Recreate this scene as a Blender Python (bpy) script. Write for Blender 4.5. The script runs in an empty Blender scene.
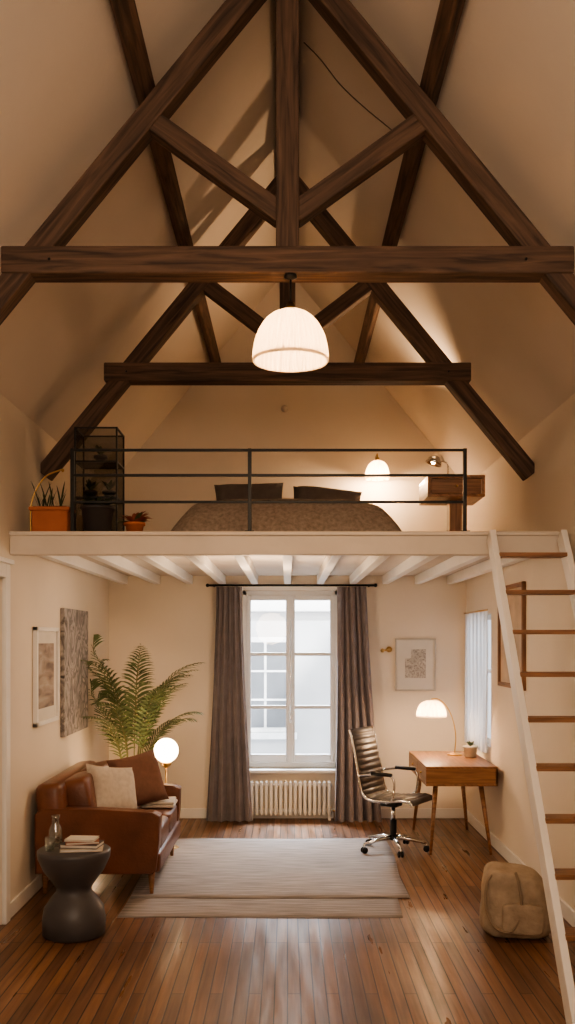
import bpy, bmesh, math, random
from mathutils import Vector, Matrix
random.seed(7)
C = bpy.context.scene.collection

# ------------------------------------------------------------------ materials
def new_mat(name):
    m = bpy.data.materials.new(name); m.use_nodes = True
    nt = m.node_tree; b = nt.nodes["Principled BSDF"]
    return m, nt, b

def simple(name, col, rough=0.6, metal=0.0, var=0.08, scale=8.0, bump=0.0, bscale=None, emit=None, es=0.0, sheen=0.0, coat=0.0, trans=0.0):
    m, nt, b = new_mat(name)
    tc = nt.nodes.new("ShaderNodeTexCoord")
    n = nt.nodes.new("ShaderNodeTexNoise"); n.inputs["Scale"].default_value = scale; n.inputs["Detail"].default_value = 5
    nt.links.new(tc.outputs["Object"], n.inputs["Vector"])
    r = nt.nodes.new("ShaderNodeValToRGB")
    r.color_ramp.elements[0].position = 0.3; r.color_ramp.elements[1].position = 0.7
    r.color_ramp.elements[0].color = (*[max(0, c*(1-var)) for c in col], 1)
    r.color_ramp.elements[1].color = (*[min(1, c*(1+var)) for c in col], 1)
    nt.links.new(n.outputs["Fac"], r.inputs["Fac"]); nt.links.new(r.outputs["Color"], b.inputs["Base Color"])
    b.inputs["Roughness"].default_value = rough; b.inputs["Metallic"].default_value = metal
    b.inputs["Sheen Weight"].default_value = sheen; b.inputs["Coat Weight"].default_value = coat
    b.inputs["Transmission Weight"].default_value = trans
    if bump > 0:
        n2 = nt.nodes.new("ShaderNodeTexNoise"); n2.inputs["Scale"].default_value = bscale or scale*4; n2.inputs["Detail"].default_value = 4
        nt.links.new(tc.outputs["Object"], n2.inputs["Vector"])
        bp = nt.nodes.new("ShaderNodeBump"); bp.inputs["Strength"].default_value = bump; bp.inputs["Distance"].default_value = 0.01
        nt.links.new(n2.outputs["Fac"], bp.inputs["Height"]); nt.links.new(bp.outputs["Normal"], b.inputs["Normal"])
    if emit:
        b.inputs["Emission Color"].default_value = (*emit, 1); b.inputs["Emission Strength"].default_value = es
    return m

def wood(name, dark, light, rough=0.55, scale=1.0, bump=0.3, coat=0.0):
    m, nt, b = new_mat(name)
    uv = nt.nodes.new("ShaderNodeUVMap"); uv.uv_map = "UVMap"
    mp = nt.nodes.new("ShaderNodeMapping"); mp.inputs["Scale"].default_value = (1.5*scale, 22*scale, 1)
    nt.links.new(uv.outputs["UV"], mp.inputs["Vector"])
    n = nt.nodes.new("ShaderNodeTexNoise"); n.inputs["Scale"].default_value = 1.6; n.inputs["Detail"].default_value = 8; n.inputs["Distortion"].default_value = 0.8
    nt.links.new(mp.outputs["Vector"], n.inputs["Vector"])
    r = nt.nodes.new("ShaderNodeValToRGB")
    r.color_ramp.elements[0].position = 0.32; r.color_ramp.elements[1].position = 0.68
    r.color_ramp.elements[0].color = (*dark, 1); r.color_ramp.elements[1].color = (*light, 1)
    nt.links.new(n.outputs["Fac"], r.inputs["Fac"]); nt.links.new(r.outputs["Color"], b.inputs["Base Color"])
    bp = nt.nodes.new("ShaderNodeBump"); bp.inputs["Strength"].default_value = bump; bp.inputs["Distance"].default_value = 0.008
    nt.links.new(n.outputs["Fac"], bp.inputs["Height"]); nt.links.new(bp.outputs["Normal"], b.inputs["Normal"])
    b.inputs["Roughness"].default_value = rough; b.inputs["Coat Weight"].default_value = coat
    return m

def floor_mat():
    m, nt, b = new_mat("floor_boards")
    L = nt.links.new
    tc = nt.nodes.new("ShaderNodeTexCoord")
    mp = nt.nodes.new("ShaderNodeMapping"); mp.inputs["Rotation"].default_value = (0, 0, math.pi/2)
    L(tc.outputs["Object"], mp.inputs["Vector"])
    br = nt.nodes.new("ShaderNodeTexBrick")
    br.inputs["Scale"].default_value = 1.0; br.inputs["Brick Width"].default_value = 1.3; br.inputs["Row Height"].default_value = 0.066
    br.inputs["Mortar Size"].default_value = 0.0036; br.inputs["Mortar Smooth"].default_value = 0.2; br.offset = 0.37; br.offset_frequency = 3
    br.inputs["Color1"].default_value = (0.285, 0.142, 0.068, 1); br.inputs["Color2"].default_value = (0.150, 0.074, 0.038, 1)
    br.inputs["Mortar"].default_value = (0.025, 0.013, 0.008, 1); br.inputs["Bias"].default_value = -0.1
    L(mp.outputs["Vector"], br.inputs["Vector"])
    mp2 = nt.nodes.new("ShaderNodeMapping"); mp2.inputs["Scale"].default_value = (38, 1.6, 1)
    L(tc.outputs["Object"], mp2.inputs["Vector"])
    n = nt.nodes.new("ShaderNodeTexNoise"); n.inputs["Scale"].default_value = 1.0; n.inputs["Detail"].default_value = 7; n.inputs["Distortion"].default_value = 0.5
    L(mp2.outputs["Vector"], n.inputs["Vector"])
    r = nt.nodes.new("ShaderNodeValToRGB"); r.color_ramp.elements[0].position = 0.3; r.color_ramp.elements[1].position = 0.7
    r.color_ramp.elements[0].color = (0.60, 0.57, 0.55, 1); r.color_ramp.elements[1].color = (1.1, 1.1, 1.1, 1)
    L(n.outputs["Fac"], r.inputs["Fac"])
    mx = nt.nodes.new("ShaderNodeMixRGB"); mx.blend_type = 'MULTIPLY'; mx.inputs[0].default_value = 1
    L(br.outputs["Color"], mx.inputs[1]); L(r.outputs["Color"], mx.inputs[2])
    # worn patches
    nw = nt.nodes.new("ShaderNodeTexNoise"); nw.inputs["Scale"].default_value = 1.1; nw.inputs["Detail"].default_value = 6
    L(tc.outputs["Object"], nw.inputs["Vector"])
    rw = nt.nodes.new("ShaderNodeValToRGB"); rw.color_ramp.elements[0].position = 0.38; rw.color_ramp.elements[1].position = 0.62
    rw.color_ramp.elements[0].color = (0.72, 0.70, 0.70, 1); rw.color_ramp.elements[1].color = (1.08, 1.08, 1.06, 1)
    L(nw.outputs["Fac"], rw.inputs["Fac"])
    mx2 = nt.nodes.new("ShaderNodeMixRGB"); mx2.blend_type = 'MULTIPLY'; mx2.inputs[0].default_value = 1
    L(mx.outputs[0], mx2.inputs[1]); L(rw.outputs["Color"], mx2.inputs[2])
    L(mx2.outputs[0], b.inputs["Base Color"])
    mp3 = nt.nodes.new("ShaderNodeMapping"); mp3.inputs["Scale"].default_value = (14, 1.2, 1)
    L(tc.outputs["Object"], mp3.inputs["Vector"])
    n3 = nt.nodes.new("ShaderNodeTexNoise"); n3.inputs["Scale"].default_value = 1.0; n3.inputs["Detail"].default_value = 5
    L(mp3.outputs["Vector"], n3.inputs["Vector"])
    mr = nt.nodes.new("ShaderNodeMapRange"); mr.inputs["To Min"].default_value = 0.26; mr.inputs["To Max"].default_value = 0.50
    mr.inputs["From Min"].default_value = 0.3; mr.inputs["From Max"].default_value = 0.7
    L(n3.outputs["Fac"], mr.inputs["Value"]); L(mr.outputs[0], b.inputs["Roughness"])
    bp = nt.nodes.new("ShaderNodeBump"); bp.inputs["Strength"].default_value = 0.30; bp.inputs["Distance"].default_value = 0.003
    inv = nt.nodes.new("ShaderNodeMath"); inv.operation = 'SUBTRACT'
    L(n.outputs["Fac"], inv.inputs[0]); L(br.outputs["Fac"], inv.inputs[1])
    L(inv.outputs[0], bp.inputs["Height"]); L(bp.outputs["Normal"], b.inputs["Normal"])
    return m

def rug_mat():
    m, nt, b = new_mat("rug_weave"); L = nt.links.new
    tc = nt.nodes.new("ShaderNodeTexCoord")
    w = nt.nodes.new("ShaderNodeTexWave"); w.bands_direction = 'Y'; w.inputs["Scale"].default_value = 9; w.inputs["Distortion"].default_value = 0.8; w.inputs["Detail"].default_value = 2
    L(tc.outputs["Object"], w.inputs["Vector"])
    mp = nt.nodes.new("ShaderNodeMapping"); mp.inputs["Scale"].default_value = (3, 45, 1)
    L(tc.outputs["Object"], mp.inputs["Vector"])
    n = nt.nodes.new("ShaderNodeTexNoise"); n.inputs["Scale"].default_value = 1.2; n.inputs["Detail"].default_value = 6
    L(mp.outputs["Vector"], n.inputs["Vector"])
    ad = nt.nodes.new("ShaderNodeMath"); ad.operation = 'MULTIPLY_ADD'; ad.inputs[1].default_value = 0.25
    L(w.outputs["Fac"], ad.inputs[0]); L(n.outputs["Fac"], ad.inputs[2])
    r = nt.nodes.new("ShaderNodeValToRGB"); r.color_ramp.elements[0].position = 0.35; r.color_ramp.elements[1].position = 0.85
    r.color_ramp.elements[0].color = (0.155, 0.135, 0.128, 1); r.color_ramp.elements[1].color = (0.42, 0.375, 0.35, 1)
    L(ad.outputs[0], r.inputs["Fac"]); L(r.outputs["Color"], b.inputs["Base Color"])
    bp = nt.nodes.new("ShaderNodeBump"); bp.inputs["Strength"].default_value = 0.6; bp.inputs["Distance"].default_value = 0.006
    L(ad.outputs[0], bp.inputs["Height"]); L(bp.outputs["Normal"], b.inputs["Normal"])
    b.inputs["Roughness"].default_value = 0.95
    return m

def art_mat(name, cols, scale, dist=2.0, stretch=(1, 1, 1), rough=0.7):
    m, nt, b = new_mat(name); L = nt.links.new
    tc = nt.nodes.new("ShaderNodeTexCoord")
    mp = nt.nodes.new("ShaderNodeMapping"); mp.inputs["Scale"].default_value = stretch
    L(tc.outputs["Object"], mp.inputs["Vector"])
    n = nt.nodes.new("ShaderNodeTexNoise"); n.inputs["Scale"].default_value = scale; n.inputs["Detail"].default_value = 6; n.inputs["Distortion"].default_value = dist
    L(mp.outputs["Vector"], n.inputs["Vector"])
    r = nt.nodes.new("ShaderNodeValToRGB")
    els = r.color_ramp.elements
    k = len(cols)
    els[0].position = 0.3; els[0].color = (*cols[0], 1); els[1].position = 0.7; els[1].color = (*cols[-1], 1)
    for i in range(1, k-1):
        e = els.new(0.3+0.4*i/(k-1)); e.color = (*cols[i], 1)
    L(n.outputs["Fac"], r.inputs["Fac"]); L(r.outputs["Color"], b.inputs["Base Color"])
    b.inputs["Roughness"].default_value = rough
    return m

def glass_mat(name, tint=(1, 1, 1), gl=0.08):
    m = bpy.data.materials.new(name); m.use_nodes = True; nt = m.node_tree
    nt.nodes.remove(nt.nodes["Principled BSDF"]); out = nt.nodes["Material Output"]
    t = nt.nodes.new("ShaderNodeBsdfTransparent"); t.inputs[0].default_value = (*tint, 1)
    g = nt.nodes.new("ShaderNodeBsdfGlossy"); g.inputs["Roughness"].default_value = 0.03
    mx = nt.nodes.new("ShaderNodeMixShader"); mx.inputs[0].default_value = gl
    nt.links.new(t.outputs[0], mx.inputs[1]); nt.links.new(g.outputs[0], mx.inputs[2]); nt.links.new(mx.outputs[0], out.inputs[0])
    return m

def sheer_mat(name, col, diff=0.4, emit=None, es=0):
    m = bpy.data.materials.new(name); m.use_nodes = True; nt = m.node_tree
    nt.nodes.remove(nt.nodes["Principled BSDF"]); out = nt.nodes["Material Output"]
    tc = nt.nodes.new("ShaderNodeTexCoord"); nz = nt.nodes.new("ShaderNodeTexNoise"); nz.inputs["Scale"].default_value = 30
    nt.links.new(tc.outputs["Object"], nz.inputs["Vector"])
    rp = nt.nodes.new("ShaderNodeValToRGB"); rp.color_ramp.elements[0].color = (*[c*.93 for c in col], 1); rp.color_ramp.elements[1].color = (*col, 1)
    nt.links.new(nz.outputs["Fac"], rp.inputs["Fac"])
    t = nt.nodes.new("ShaderNodeBsdfTranslucent"); d = nt.nodes.new("ShaderNodeBsdfDiffuse")
    nt.links.new(rp.outputs[0], t.inputs[0]); nt.links.new(rp.outputs[0], d.inputs[0])
    mx = nt.nodes.new("ShaderNodeMixShader"); mx.inputs[0].default_value = diff
    nt.links.new(t.outputs[0], mx.inputs[1]); nt.links.new(d.outputs[0], mx.inputs[2])
    last = mx
    if emit:
        em = nt.nodes.new("ShaderNodeEmission"); em.inputs[0].default_value = (*emit, 1); em.inputs[1].default_value = es
        ad = nt.nodes.new("ShaderNodeAddShader"); nt.links.new(mx.outputs[0], ad.inputs[0]); nt.links.new(em.outputs[0], ad.inputs[1]); last = ad
    nt.links.new(last.outputs[0], out.inputs[0])
    return m

M_wall = simple("wall_plaster", (0.74, 0.655, 0.545), 0.85, var=0.03, scale=1.5, bump=0.12, bscale=25)
M_ceil = simple("ceiling_plaster", (0.69, 0.62, 0.54), 0.9, var=0.04, scale=1.2, bump=0.12, bscale=18)
M_white = simple("white_paint", (0.80, 0.77, 0.72), 0.5, var=0.03, scale=4, bump=0.05)
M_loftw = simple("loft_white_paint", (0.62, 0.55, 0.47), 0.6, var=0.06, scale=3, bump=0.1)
M_winw = simple("window_white_paint", (0.70, 0.71, 0.72), 0.4, var=0.02)
M_beam = wood("aged_beam_wood", (0.040, 0.023, 0.015), (0.140, 0.082, 0.053), 0.75, 1.0, 0.6)
M_desk = wood("desk_walnut", (0.20, 0.09, 0.04), (0.36, 0.18, 0.085), 0.38, 1.2, 0.1, 0.2)
M_tread = wood("tread_wood", (0.15, 0.07, 0.034), (0.32, 0.16, 0.08), 0.5, 1.2, 0.15)
M_floor = floor_mat()
M_rug = rug_mat()
M_black = simple("black_metal", (0.02, 0.019, 0.018), 0.45, 0.6, var=0.1)
M_cable = simple("grey_cable", (0.16, 0.13, 0.11), 0.6)
M_chrome = simple("chrome", (0.72, 0.70, 0.67), 0.18, 1.0, var=0.03)
M_brass = simple("brass", (0.62, 0.40, 0.16), 0.3, 1.0, var=0.05)
M_leather = simple("cognac_leather", (0.150, 0.056, 0.030), 0.36, var=0.25, scale=5, bump=0.25, bscale=60, coat=0.1)
M_blackleather = simple("taupe_mesh_leather", (0.085, 0.070, 0.061), 0.38, var=0.15, scale=12, bump=0.15, bscale=70)
M_linen = simple("beige_linen", (0.48, 0.42, 0.355), 0.95, var=0.1, scale=30, bump=0.35, bscale=160)
M_rust = simple("brown_cushion_fabric", (0.14, 0.068, 0.046), 0.9, var=0.12, scale=20, bump=0.3, bscale=150)
M_darkpillow = simple("charcoal_pillow_fabric", (0.13, 0.112, 0.105), 0.9, var=0.15, scale=14, bump=0.3, bscale=120)
M_bedspread = simple("brown_bedspread", (0.36, 0.29, 0.235), 0.95, var=0.25, scale=40, bump=0.8, bscale=70)
M_curtain = simple("mauve_grey_curtain", (0.205, 0.178, 0.188), 0.85, var=0.12, scale=10, bump=0.15, bscale=150, sheen=0.2)
M_radiator = simple("radiator_enamel", (0.72, 0.70, 0.66), 0.4, var=0.02)
M_grey = simple("grey_table_lacquer", (0.072, 0.067, 0.070), 0.42, var=0.08, scale=5)
M_terra = simple("terracotta", (0.42, 0.14, 0.065), 0.8, var=0.1, bump=0.1)
M_darkpot = simple("dark_pot_ceramic", (0.06, 0.052, 0.052), 0.5)
M_soil = simple("soil", (0.03, 0.02, 0.013), 1.0)
M_leaf = simple("palm_leaf", (0.105, 0.140, 0.052), 0.5, var=0.45, scale=9)
M_stem = simple("palm_stem", (0.16, 0.16, 0.06), 0.6)
M_redleaf = simple("red_leaf", (0.36, 0.10, 0.06), 0.6, var=0.3)
M_dryleaf = simple("dark_leaf", (0.05, 0.062, 0.03), 0.7, var=0.3)
M_canvas = simple("khaki_canvas", (0.38, 0.30, 0.22), 0.95, var=0.18, scale=14, bump=0.6, bscale=45)
M_strap = simple("bag_strap", (0.26, 0.195, 0.135), 0.8)
M_paper = simple("paper_white", (0.66, 0.62, 0.55), 0.8, var=0.03)
M_book1 = simple("book_cover_dark", (0.06, 0.05, 0.05), 0.5)
M_book2 = simple("book_cover_cream", (0.55, 0.46, 0.36), 0.6)
M_book3 = simple("book_cover_rust", (0.30, 0.12, 0.06), 0.6)
M_shade = sheer_mat("pleated_fabric_shade", (0.50, 0.42, 0.32), 0.5, (1.0, 0.72, 0.46), 0.03)
M_shade2 = sheer_mat("lamp_shade_fabric", (0.78, 0.67, 0.52), 0.45, (1.0, 0.64, 0.33), 0.8)
M_globe = simple("opal_globe", (0.9, 0.85, 0.75), 0.4, var=0.01, emit=(1.0, 0.70, 0.41), es=12.0)
M_bulb = simple("bulb_glow", (1, 0.9, 0.8), 0.4, var=0.01, emit=(1.0, 0.70, 0.40), es=25.0)
M_glass = glass_mat("window_glass", gl=0.05)
M_glass2 = glass_mat("clear_glass", (0.86, 0.88, 0.86), 0.16)
M_smoke = glass_mat("smoked_glass", (0.52, 0.51, 0.48), 0.07)
M_sheer = sheer_mat("sheer_voile", (0.85, 0.85, 0.86))
M_art1 = art_mat("abstract_canvas", [(0.06, 0.055, 0.055), (0.42, 0.38, 0.36), (0.14, 0.13, 0.13), (0.55, 0.50, 0.46)], 3.6, 3.0, (1, 1.2, 0.8))
M_art2 = art_mat("landscape_print", [(0.13, 0.10, 0.09), (0.32, 0.25, 0.2), (0.46, 0.40, 0.34)], 3, 0.6, (1, 1, 4))
M_sketch = art_mat("ink_sketch", [(0.12, 0.11, 0.10), (0.42, 0.38, 0.33), (0.60, 0.55, 0.48)], 22, 2.5)
M_facade = simple("facade_render", (0.50, 0.50, 0.51), 0.9, var=0.1, scale=1.5, bump=0.1)
M_fac_dark = simple("facade_window_dark", (0.13, 0.14, 0.155), 0.3)
M_fac_trim = simple("facade_trim", (0.78, 0.78, 0.78), 0.8)
M_mirror = simple("print_tan", (0.50, 0.38, 0.27), 0.6, var=0.25, scale=4)
M_frame = simple("pale_frame", (0.50, 0.46, 0.40), 0.5, var=0.05)

# ------------------------------------------------------------------ mesh builder
class MB:
    def __init__(s, name):
        s.name = name; s.v = []; s.f = []; s.m = []; s.sm = []; s.uv = []; s.mats = []
    def mi(s, mat):
        if mat not in s.mats: s.mats.append(mat)
        return s.mats.index(mat)
    def add(s, vs, fs, mat, smooth=False, M=None, uv=None):
        o = len(s.v); k = s.mi(mat)
        off = (random.uniform(0, 20), random.uniform(0, 20))
        for i, p in enumerate(vs):
            p = Vector(p)
            s.uv.append((uv[i][0]+off[0], uv[i][1]+off[1]) if uv else (p.x+off[0], p.y+p.z+off[1]))
            s.v.append(M @ p if M is not None else p)
        for f in fs:
            s.f.append([o+i for i in f]); s.m.append(k); s.sm.append(smooth)
    def box(s, x0, x1, y0, y1, z0, z1, mat, bev=0.0, M=None):
        T = Matrix.Translation(((x0+x1)/2, (y0+y1)/2, (z0+z1)/2))
        if M is not None: T = M @ T
        s.cbox((x1-x0, y1-y0, z1-z0), mat, bev, T)
    def cbox(s, size, mat, bev=0.0, M=None):
        bm = bmesh.new(); bmesh.ops.create_cube(bm, size=1.0)
        for v in bm.verts: v.co = Vector((v.co.x*size[0], v.co.y*size[1], v.co.z*size[2]))
        if bev > 0:
            bmesh.ops.bevel(bm, geom=bm.edges[:], offset=min(bev, min(size)*0.45), segments=3 if bev > 0.012 else 2, affect='EDGES', profile=0.5)
        bm.verts.index_update()
        vs = [v.co.copy() for v in bm.verts]; fs = [[v.index for v in f.verts] for f in bm.faces]
        ax = sorted(range(3), key=lambda i: -size[i])
        uv = [(p[ax[0]], p[ax[1]]+p[ax[2]]) for p in vs]
        bm.free()
        s.add(vs, fs, mat, bev > 0.012, M, uv)
    def beam(s, p0, p1, w, d, mat, up=(0, 1, 0), bev=0.008):
        p0 = Vector(p0); p1 = Vector(p1); x = (p1-p0); L = x.length; x.normalize()
        y = Vector(up); y = (y - x*y.dot(x)).normalized(); z = x.cross(y)
        M = Matrix(((x.x, y.x, z.x, 0), (x.y, y.y, z.y, 0), (x.z, y.z, z.z, 0), (0, 0, 0, 1)))
        M = Matrix.Translation((p0+p1)/2) @ M
        s.cbox((L, w, d), mat, bev, M)
    def lathe(s, prof, mat, n=32, M=None, ripple=0, amp=0.0, smooth=True):
        vs = []; fs = []
        for (r, z) in prof:
            for i in range(n):
                a = 2*math.pi*i/n
                rr = r*(1+amp*math.cos(ripple*a)) if ripple else r
                vs.append((rr*math.cos(a), rr*math.sin(a), z))
        for j in range(len(prof)-1):
            for i in range(n):
                a = j*n+i; b_ = j*n+(i+1) % n
                fs.append([a, b_, b_+n, a+n])
        s.add(vs, fs, mat, smooth, M)
    def tube(s, pts, r, mat, n=8, M=None, r2=None, closed=False):
        pts = [Vector(p) for p in pts]; vs = []; fs = []; N = len(pts)
        t = (pts[1]-pts[0]).normalized()
        u = t.orthogonal().normalized()
        for i, p in enumerate(pts):
            if i == 0: t2 = (pts[1]-pts[0]).normalized()
            elif i == N-1: t2 = (pts[-1]-pts[-2]).normalized()
            else: t2 = ((pts[i+1]-p).normalized()+(p-pts[i-1]).normalized()).normalized()
            u = (u - t2*u.dot(t2)).normalized(); w = t2.cross(u)
            rr = r if r2 is None else r+(r2-r)*i/(N-1)
            for k in range(n):
                a = 2*math.pi*k/n
                vs.append(p+u*math.cos(a)*rr+w*math.sin(a)*rr)
        for i in range(N-1):
            for k in range(n):
                a = i*n+k; b_ = i*n+(k+1) % n
                fs.append([a, b_, b_+n, a+n])
        fs.append(list(range(n))[::-1]); fs.append([(N-1)*n+k for k in range(n)])
        s.add(vs, fs, mat, True, M)
    def sphere(s, c, r, mat, M=None, sc=(1, 1, 1), n=24):
        prof = [(math.sin(math.pi*i/(n//2))*r, -math.cos(math.pi*i/(n//2))*r) for i in range(n//2+1)]
        T = Matrix.Translation(c) @ Matrix.Diagonal((*sc, 1))
        if M is not None: T = M @ T
        s.lathe(prof, mat, n, T)
    def rbox(s, c, size, mat, e=0.28, M=None, n=28):
        def sp(x, e): return math.copysign(abs(x)**e, x)
        vs = []; fs = []; h = n//2
        for j in range(h+1):
            ph = -math.pi/2+math.pi*j/h
            for i in range(n):
                th = 2*math.pi*i/n
                vs.append((sp(math.cos(ph), e)*sp(math.cos(th), e)*size[0]/2, sp(math.cos(ph), e)*sp(math.sin(th), e)*size[1]/2, sp(math.sin(ph), e)*size[2]/2))
        for j in range(h):
            for i in range(n):
                a = j*n+i; b_ = j*n+(i+1) % n
                fs.append([a, b_, b_+n, a+n])
        T = Matrix.Translation(c)
        if M is not None: T = T @ M
        s.add(vs, fs, mat, True, T)
    def pillow(s, c, w, h, t, mat, R, seed=0):
        n = 16; vs = []; fs = []; rnd = random.Random(seed)
        k = [rnd.uniform(-1, 1) for _ in range(6)]
        for side in (1, -1):
            for j in range(n+1):
                for i in range(n+1):
                    u = -1+2*i/n; v = -1+2*j/n
                    pin = 1-0.07*(1-(abs(u)*abs(v))**2)*(max(abs(u), abs(v))**4)
                    th = ((1-u**4)*(1-v**4))**0.45
                    wr = 1+0.12*math.sin(3*u+k[0]*3)*math.cos(4*v+k[1]*3)
                    vs.append((u*w/2*pin, v*h/2*pin, side*t/2*th*wr))
        q = (n+1)*(n+1)
        for sd in range(2):
            for j in range(n):
                for i in range(n):
                    a = sd*q+j*(n+1)+i
                    f = [a, a+1, a+n+2, a+n+1]
                    fs.append(f if sd == 0 else f[::-1])
        s.add(vs, fs, mat, True, Matrix.Translation(c) @ R)
    def done(s, loc=None, rotz=0.0, parent=None):
        me = bpy.data.meshes.new(s.name+"_mesh")
        if loc is None:
            xs = [v for v in s.v]
            lo = Vector((min(p.x for p in xs), min(p.y for p in xs), min(p.z for p in xs)))
            hi = Vector((max(p.x for p in xs), max(p.y for p in xs), max(p.z for p in xs)))
            o = Vector(((lo.x+hi.x)/2, (lo.y+hi.y)/2, lo.z)); vs = [p-o for p in s.v]
        else:
            o = Vector(loc); vs = s.v
        me.from_pydata([tuple(p) for p in vs], [], s.f)
        for m in s.mats: me.materials.append(m)
        for i, p in enumerate(me.polygons):
            p.material_index = s.m[i]; p.use_smooth = s.sm[i]
        ul = me.uv_layers.new(name="UVMap")
        for l in me.loops: ul.data[l.index].uv = s.uv[l.vertex_index]
        bm = bmesh.new(); bm.from_mesh(me); bmesh.ops.recalc_face_normals(bm, faces=bm.faces[:]); bm.to_mesh(me); bm.free()
        ob = bpy.data.objects.new(s.name, me); ob.location = o; ob.rotation_euler[2] = rotz
        C.objects.link(ob)
        if parent: ob.parent = parent; ob.location = o-parent.location
        return ob

def spline(pts, k=8):
    pts = [Vector(p) for p in pts]; out = []
    P = [pts[0]*2-pts[1]]+pts+[pts[-1]*2-pts[-2]]
    for i in range(1, len(P)-2):
        for j in range(k):
            t = j/k
            out.append(0.5*((2*P[i])+(P[i+1]-P[i-1])*t+(2*P[i-1]-5*P[i]+4*P[i+1]-P[i+2])*t*t+(3*P[i]-P[i-1]-3*P[i+1]+P[i+2])*t**3))
    out.append(pts[-1]); return out

Rx = lambda a: Matrix.Rotation(math.radians(a), 4, 'X')
Ry = lambda a: Matrix.Rotation(math.radians(a), 4, 'Y')
Rz = lambda a: Matrix.Rotation(math.radians(a), 4, 'Z')
T_ = lambda x, y, z: Matrix.Translation((x, y, z))

# ------------------------------------------------------------------ room shell
W = 1.81; YB = 9.63; YF = -0.9; KN = 3.36; SL = 1.22; AP = KN+SL*W

b = MB("floor"); b.box(-W-0.2, W+0.2, YF-0.2, YB+0.2, -0.1, 0, M_floor); b.done()

b = MB("wall_back")
t = 0.24
wx0, wx1, wz0, wz1 = -0.46, 0.52, 0.50, 2.31
b.box(-W-0.2, wx0, YB, YB+t, 0, KN, M_wall); b.box(wx1, W+0.2, YB, YB+t, 0, KN, M_wall)
b.box(wx0, wx1, YB, YB+t, 0, wz0, M_wall); b.box(wx0, wx1, YB, YB+t, wz1, KN, M_wall)
b.add([(-W-.2, YB, KN), (W+.2, YB, KN), (0, YB, AP+.24), (-W-.2, YB+t, KN), (W+.2, YB+t, KN), (0, YB+t, AP+.24)],
      [[0, 1, 2], [3, 5, 4], [0, 3, 4, 1], [1, 4, 5, 2], [2, 5, 3, 0]], M_wall)
b.done()
b = MB("wall_front")
b.box(-W-0.2, W+0.2, YF-.2, YF, 0, KN, M_wall)
b.add([(-W-.2, YF, KN), (W+.2, YF, KN), (0, YF, AP+.24), (-W-.2, YF-.2, KN), (W+.2, YF-.2, KN), (0, YF-.2, AP+.24)],
      [[0, 1, 2], [3, 5, 4], [0, 3, 4, 1], [1, 4, 5, 2], [2, 5, 3, 0]], M_wall)
b.done()
b = MB("wall_left"); dy0, dy1, dz = 5.15, 6.02, 2.2
b.box(-W-.2, -W, YF, dy0, 0, KN, M_wall); b.box(-W-.2, -W, dy1, YB, 0, KN, M_wall); b.box(-W-.2, -W, dy0, dy1, dz, KN, M_wall)
b.done()
b = MB("wall_right"); ry0, ry1, rz0, rz1 = 8.45, 9.36, 0.85, 2.04
b.box(W, W+.2, YF, ry0, 0, KN, M_wall); b.box(W, W+.2, ry1, YB, 0, KN, M_wall)
b.box(W, W+.2, ry0, ry1, 0, rz0, M_wall); b.box(W, W+.2, ry0, ry1, rz1, KN, M_wall)
b.done()
b = MB("ceiling")
for sx in (-1, 1):
    x = W*sx; e = 0.2*sx
    vs = [(x+e, YF-.2, KN-.2*SL), (0, YF-.2, AP), (0, YB+t, AP), (x+e, YB+t, KN-.2*SL)]
    vs += [(p[0], p[1], p[2]+0.2) for p in vs]
    b.add(vs, [[0, 1, 2, 3], [4, 7, 6, 5], [0, 4, 5, 1], [1, 5, 6, 2], [2, 6, 7, 3], [3, 7, 4, 0]], M_ceil)
b.done()
b = MB("baseboard_back"); b.box(-W, W, YB-.018, YB, 0, .1, M_white, .004); b.done()
b = MB("baseboard_left"); b.box(-W, -W+.018, dy1+.09, YB-.02, 0, .1, M_white, .004); b.box(-W, -W+.018, YF, dy0-.09, 0, .1, M_white, .004); b.done()
b = MB("baseboard_right"); b.box(W-.018, W, YF, YB-.02, 0, .1, M_white, .004); b.done()

# door
b = MB("door_1")
b.box(-W-.06, -W-.02, dy0+.002, dy1-.002, 0.005, dz-.002, M_white, .004)
for (a, c) in ((0.15, 1.0), (1.12, 2.05)):
    b.box(-W-.02, -W-.008, dy0+.12, dy1-.12, a, c, M_white, .005)
b.tube([(-W-.02, dy0+.08, 1.02), (-W+.04, dy0+.08, 1.02), (-W+.045, dy0+.19, 1.02)], .009, M_brass)
b.done()
b = MB("trim_1")
b.box(-W, -W+.03, dy0-.09, dy0, 0, dz+.09, M_white, .006); b.box(-W, -W+.03, dy1, dy1+.09, 0, dz+.09, M_white, .006)
b.box(-W, -W+.03, dy0, dy1, dz, dz+.09, M_white, .006)
b.box(-W, -W+.05, dy0-.11, dy1+.11, dz+.09, dz+.12, M_white, .006)
b.done()

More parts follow.
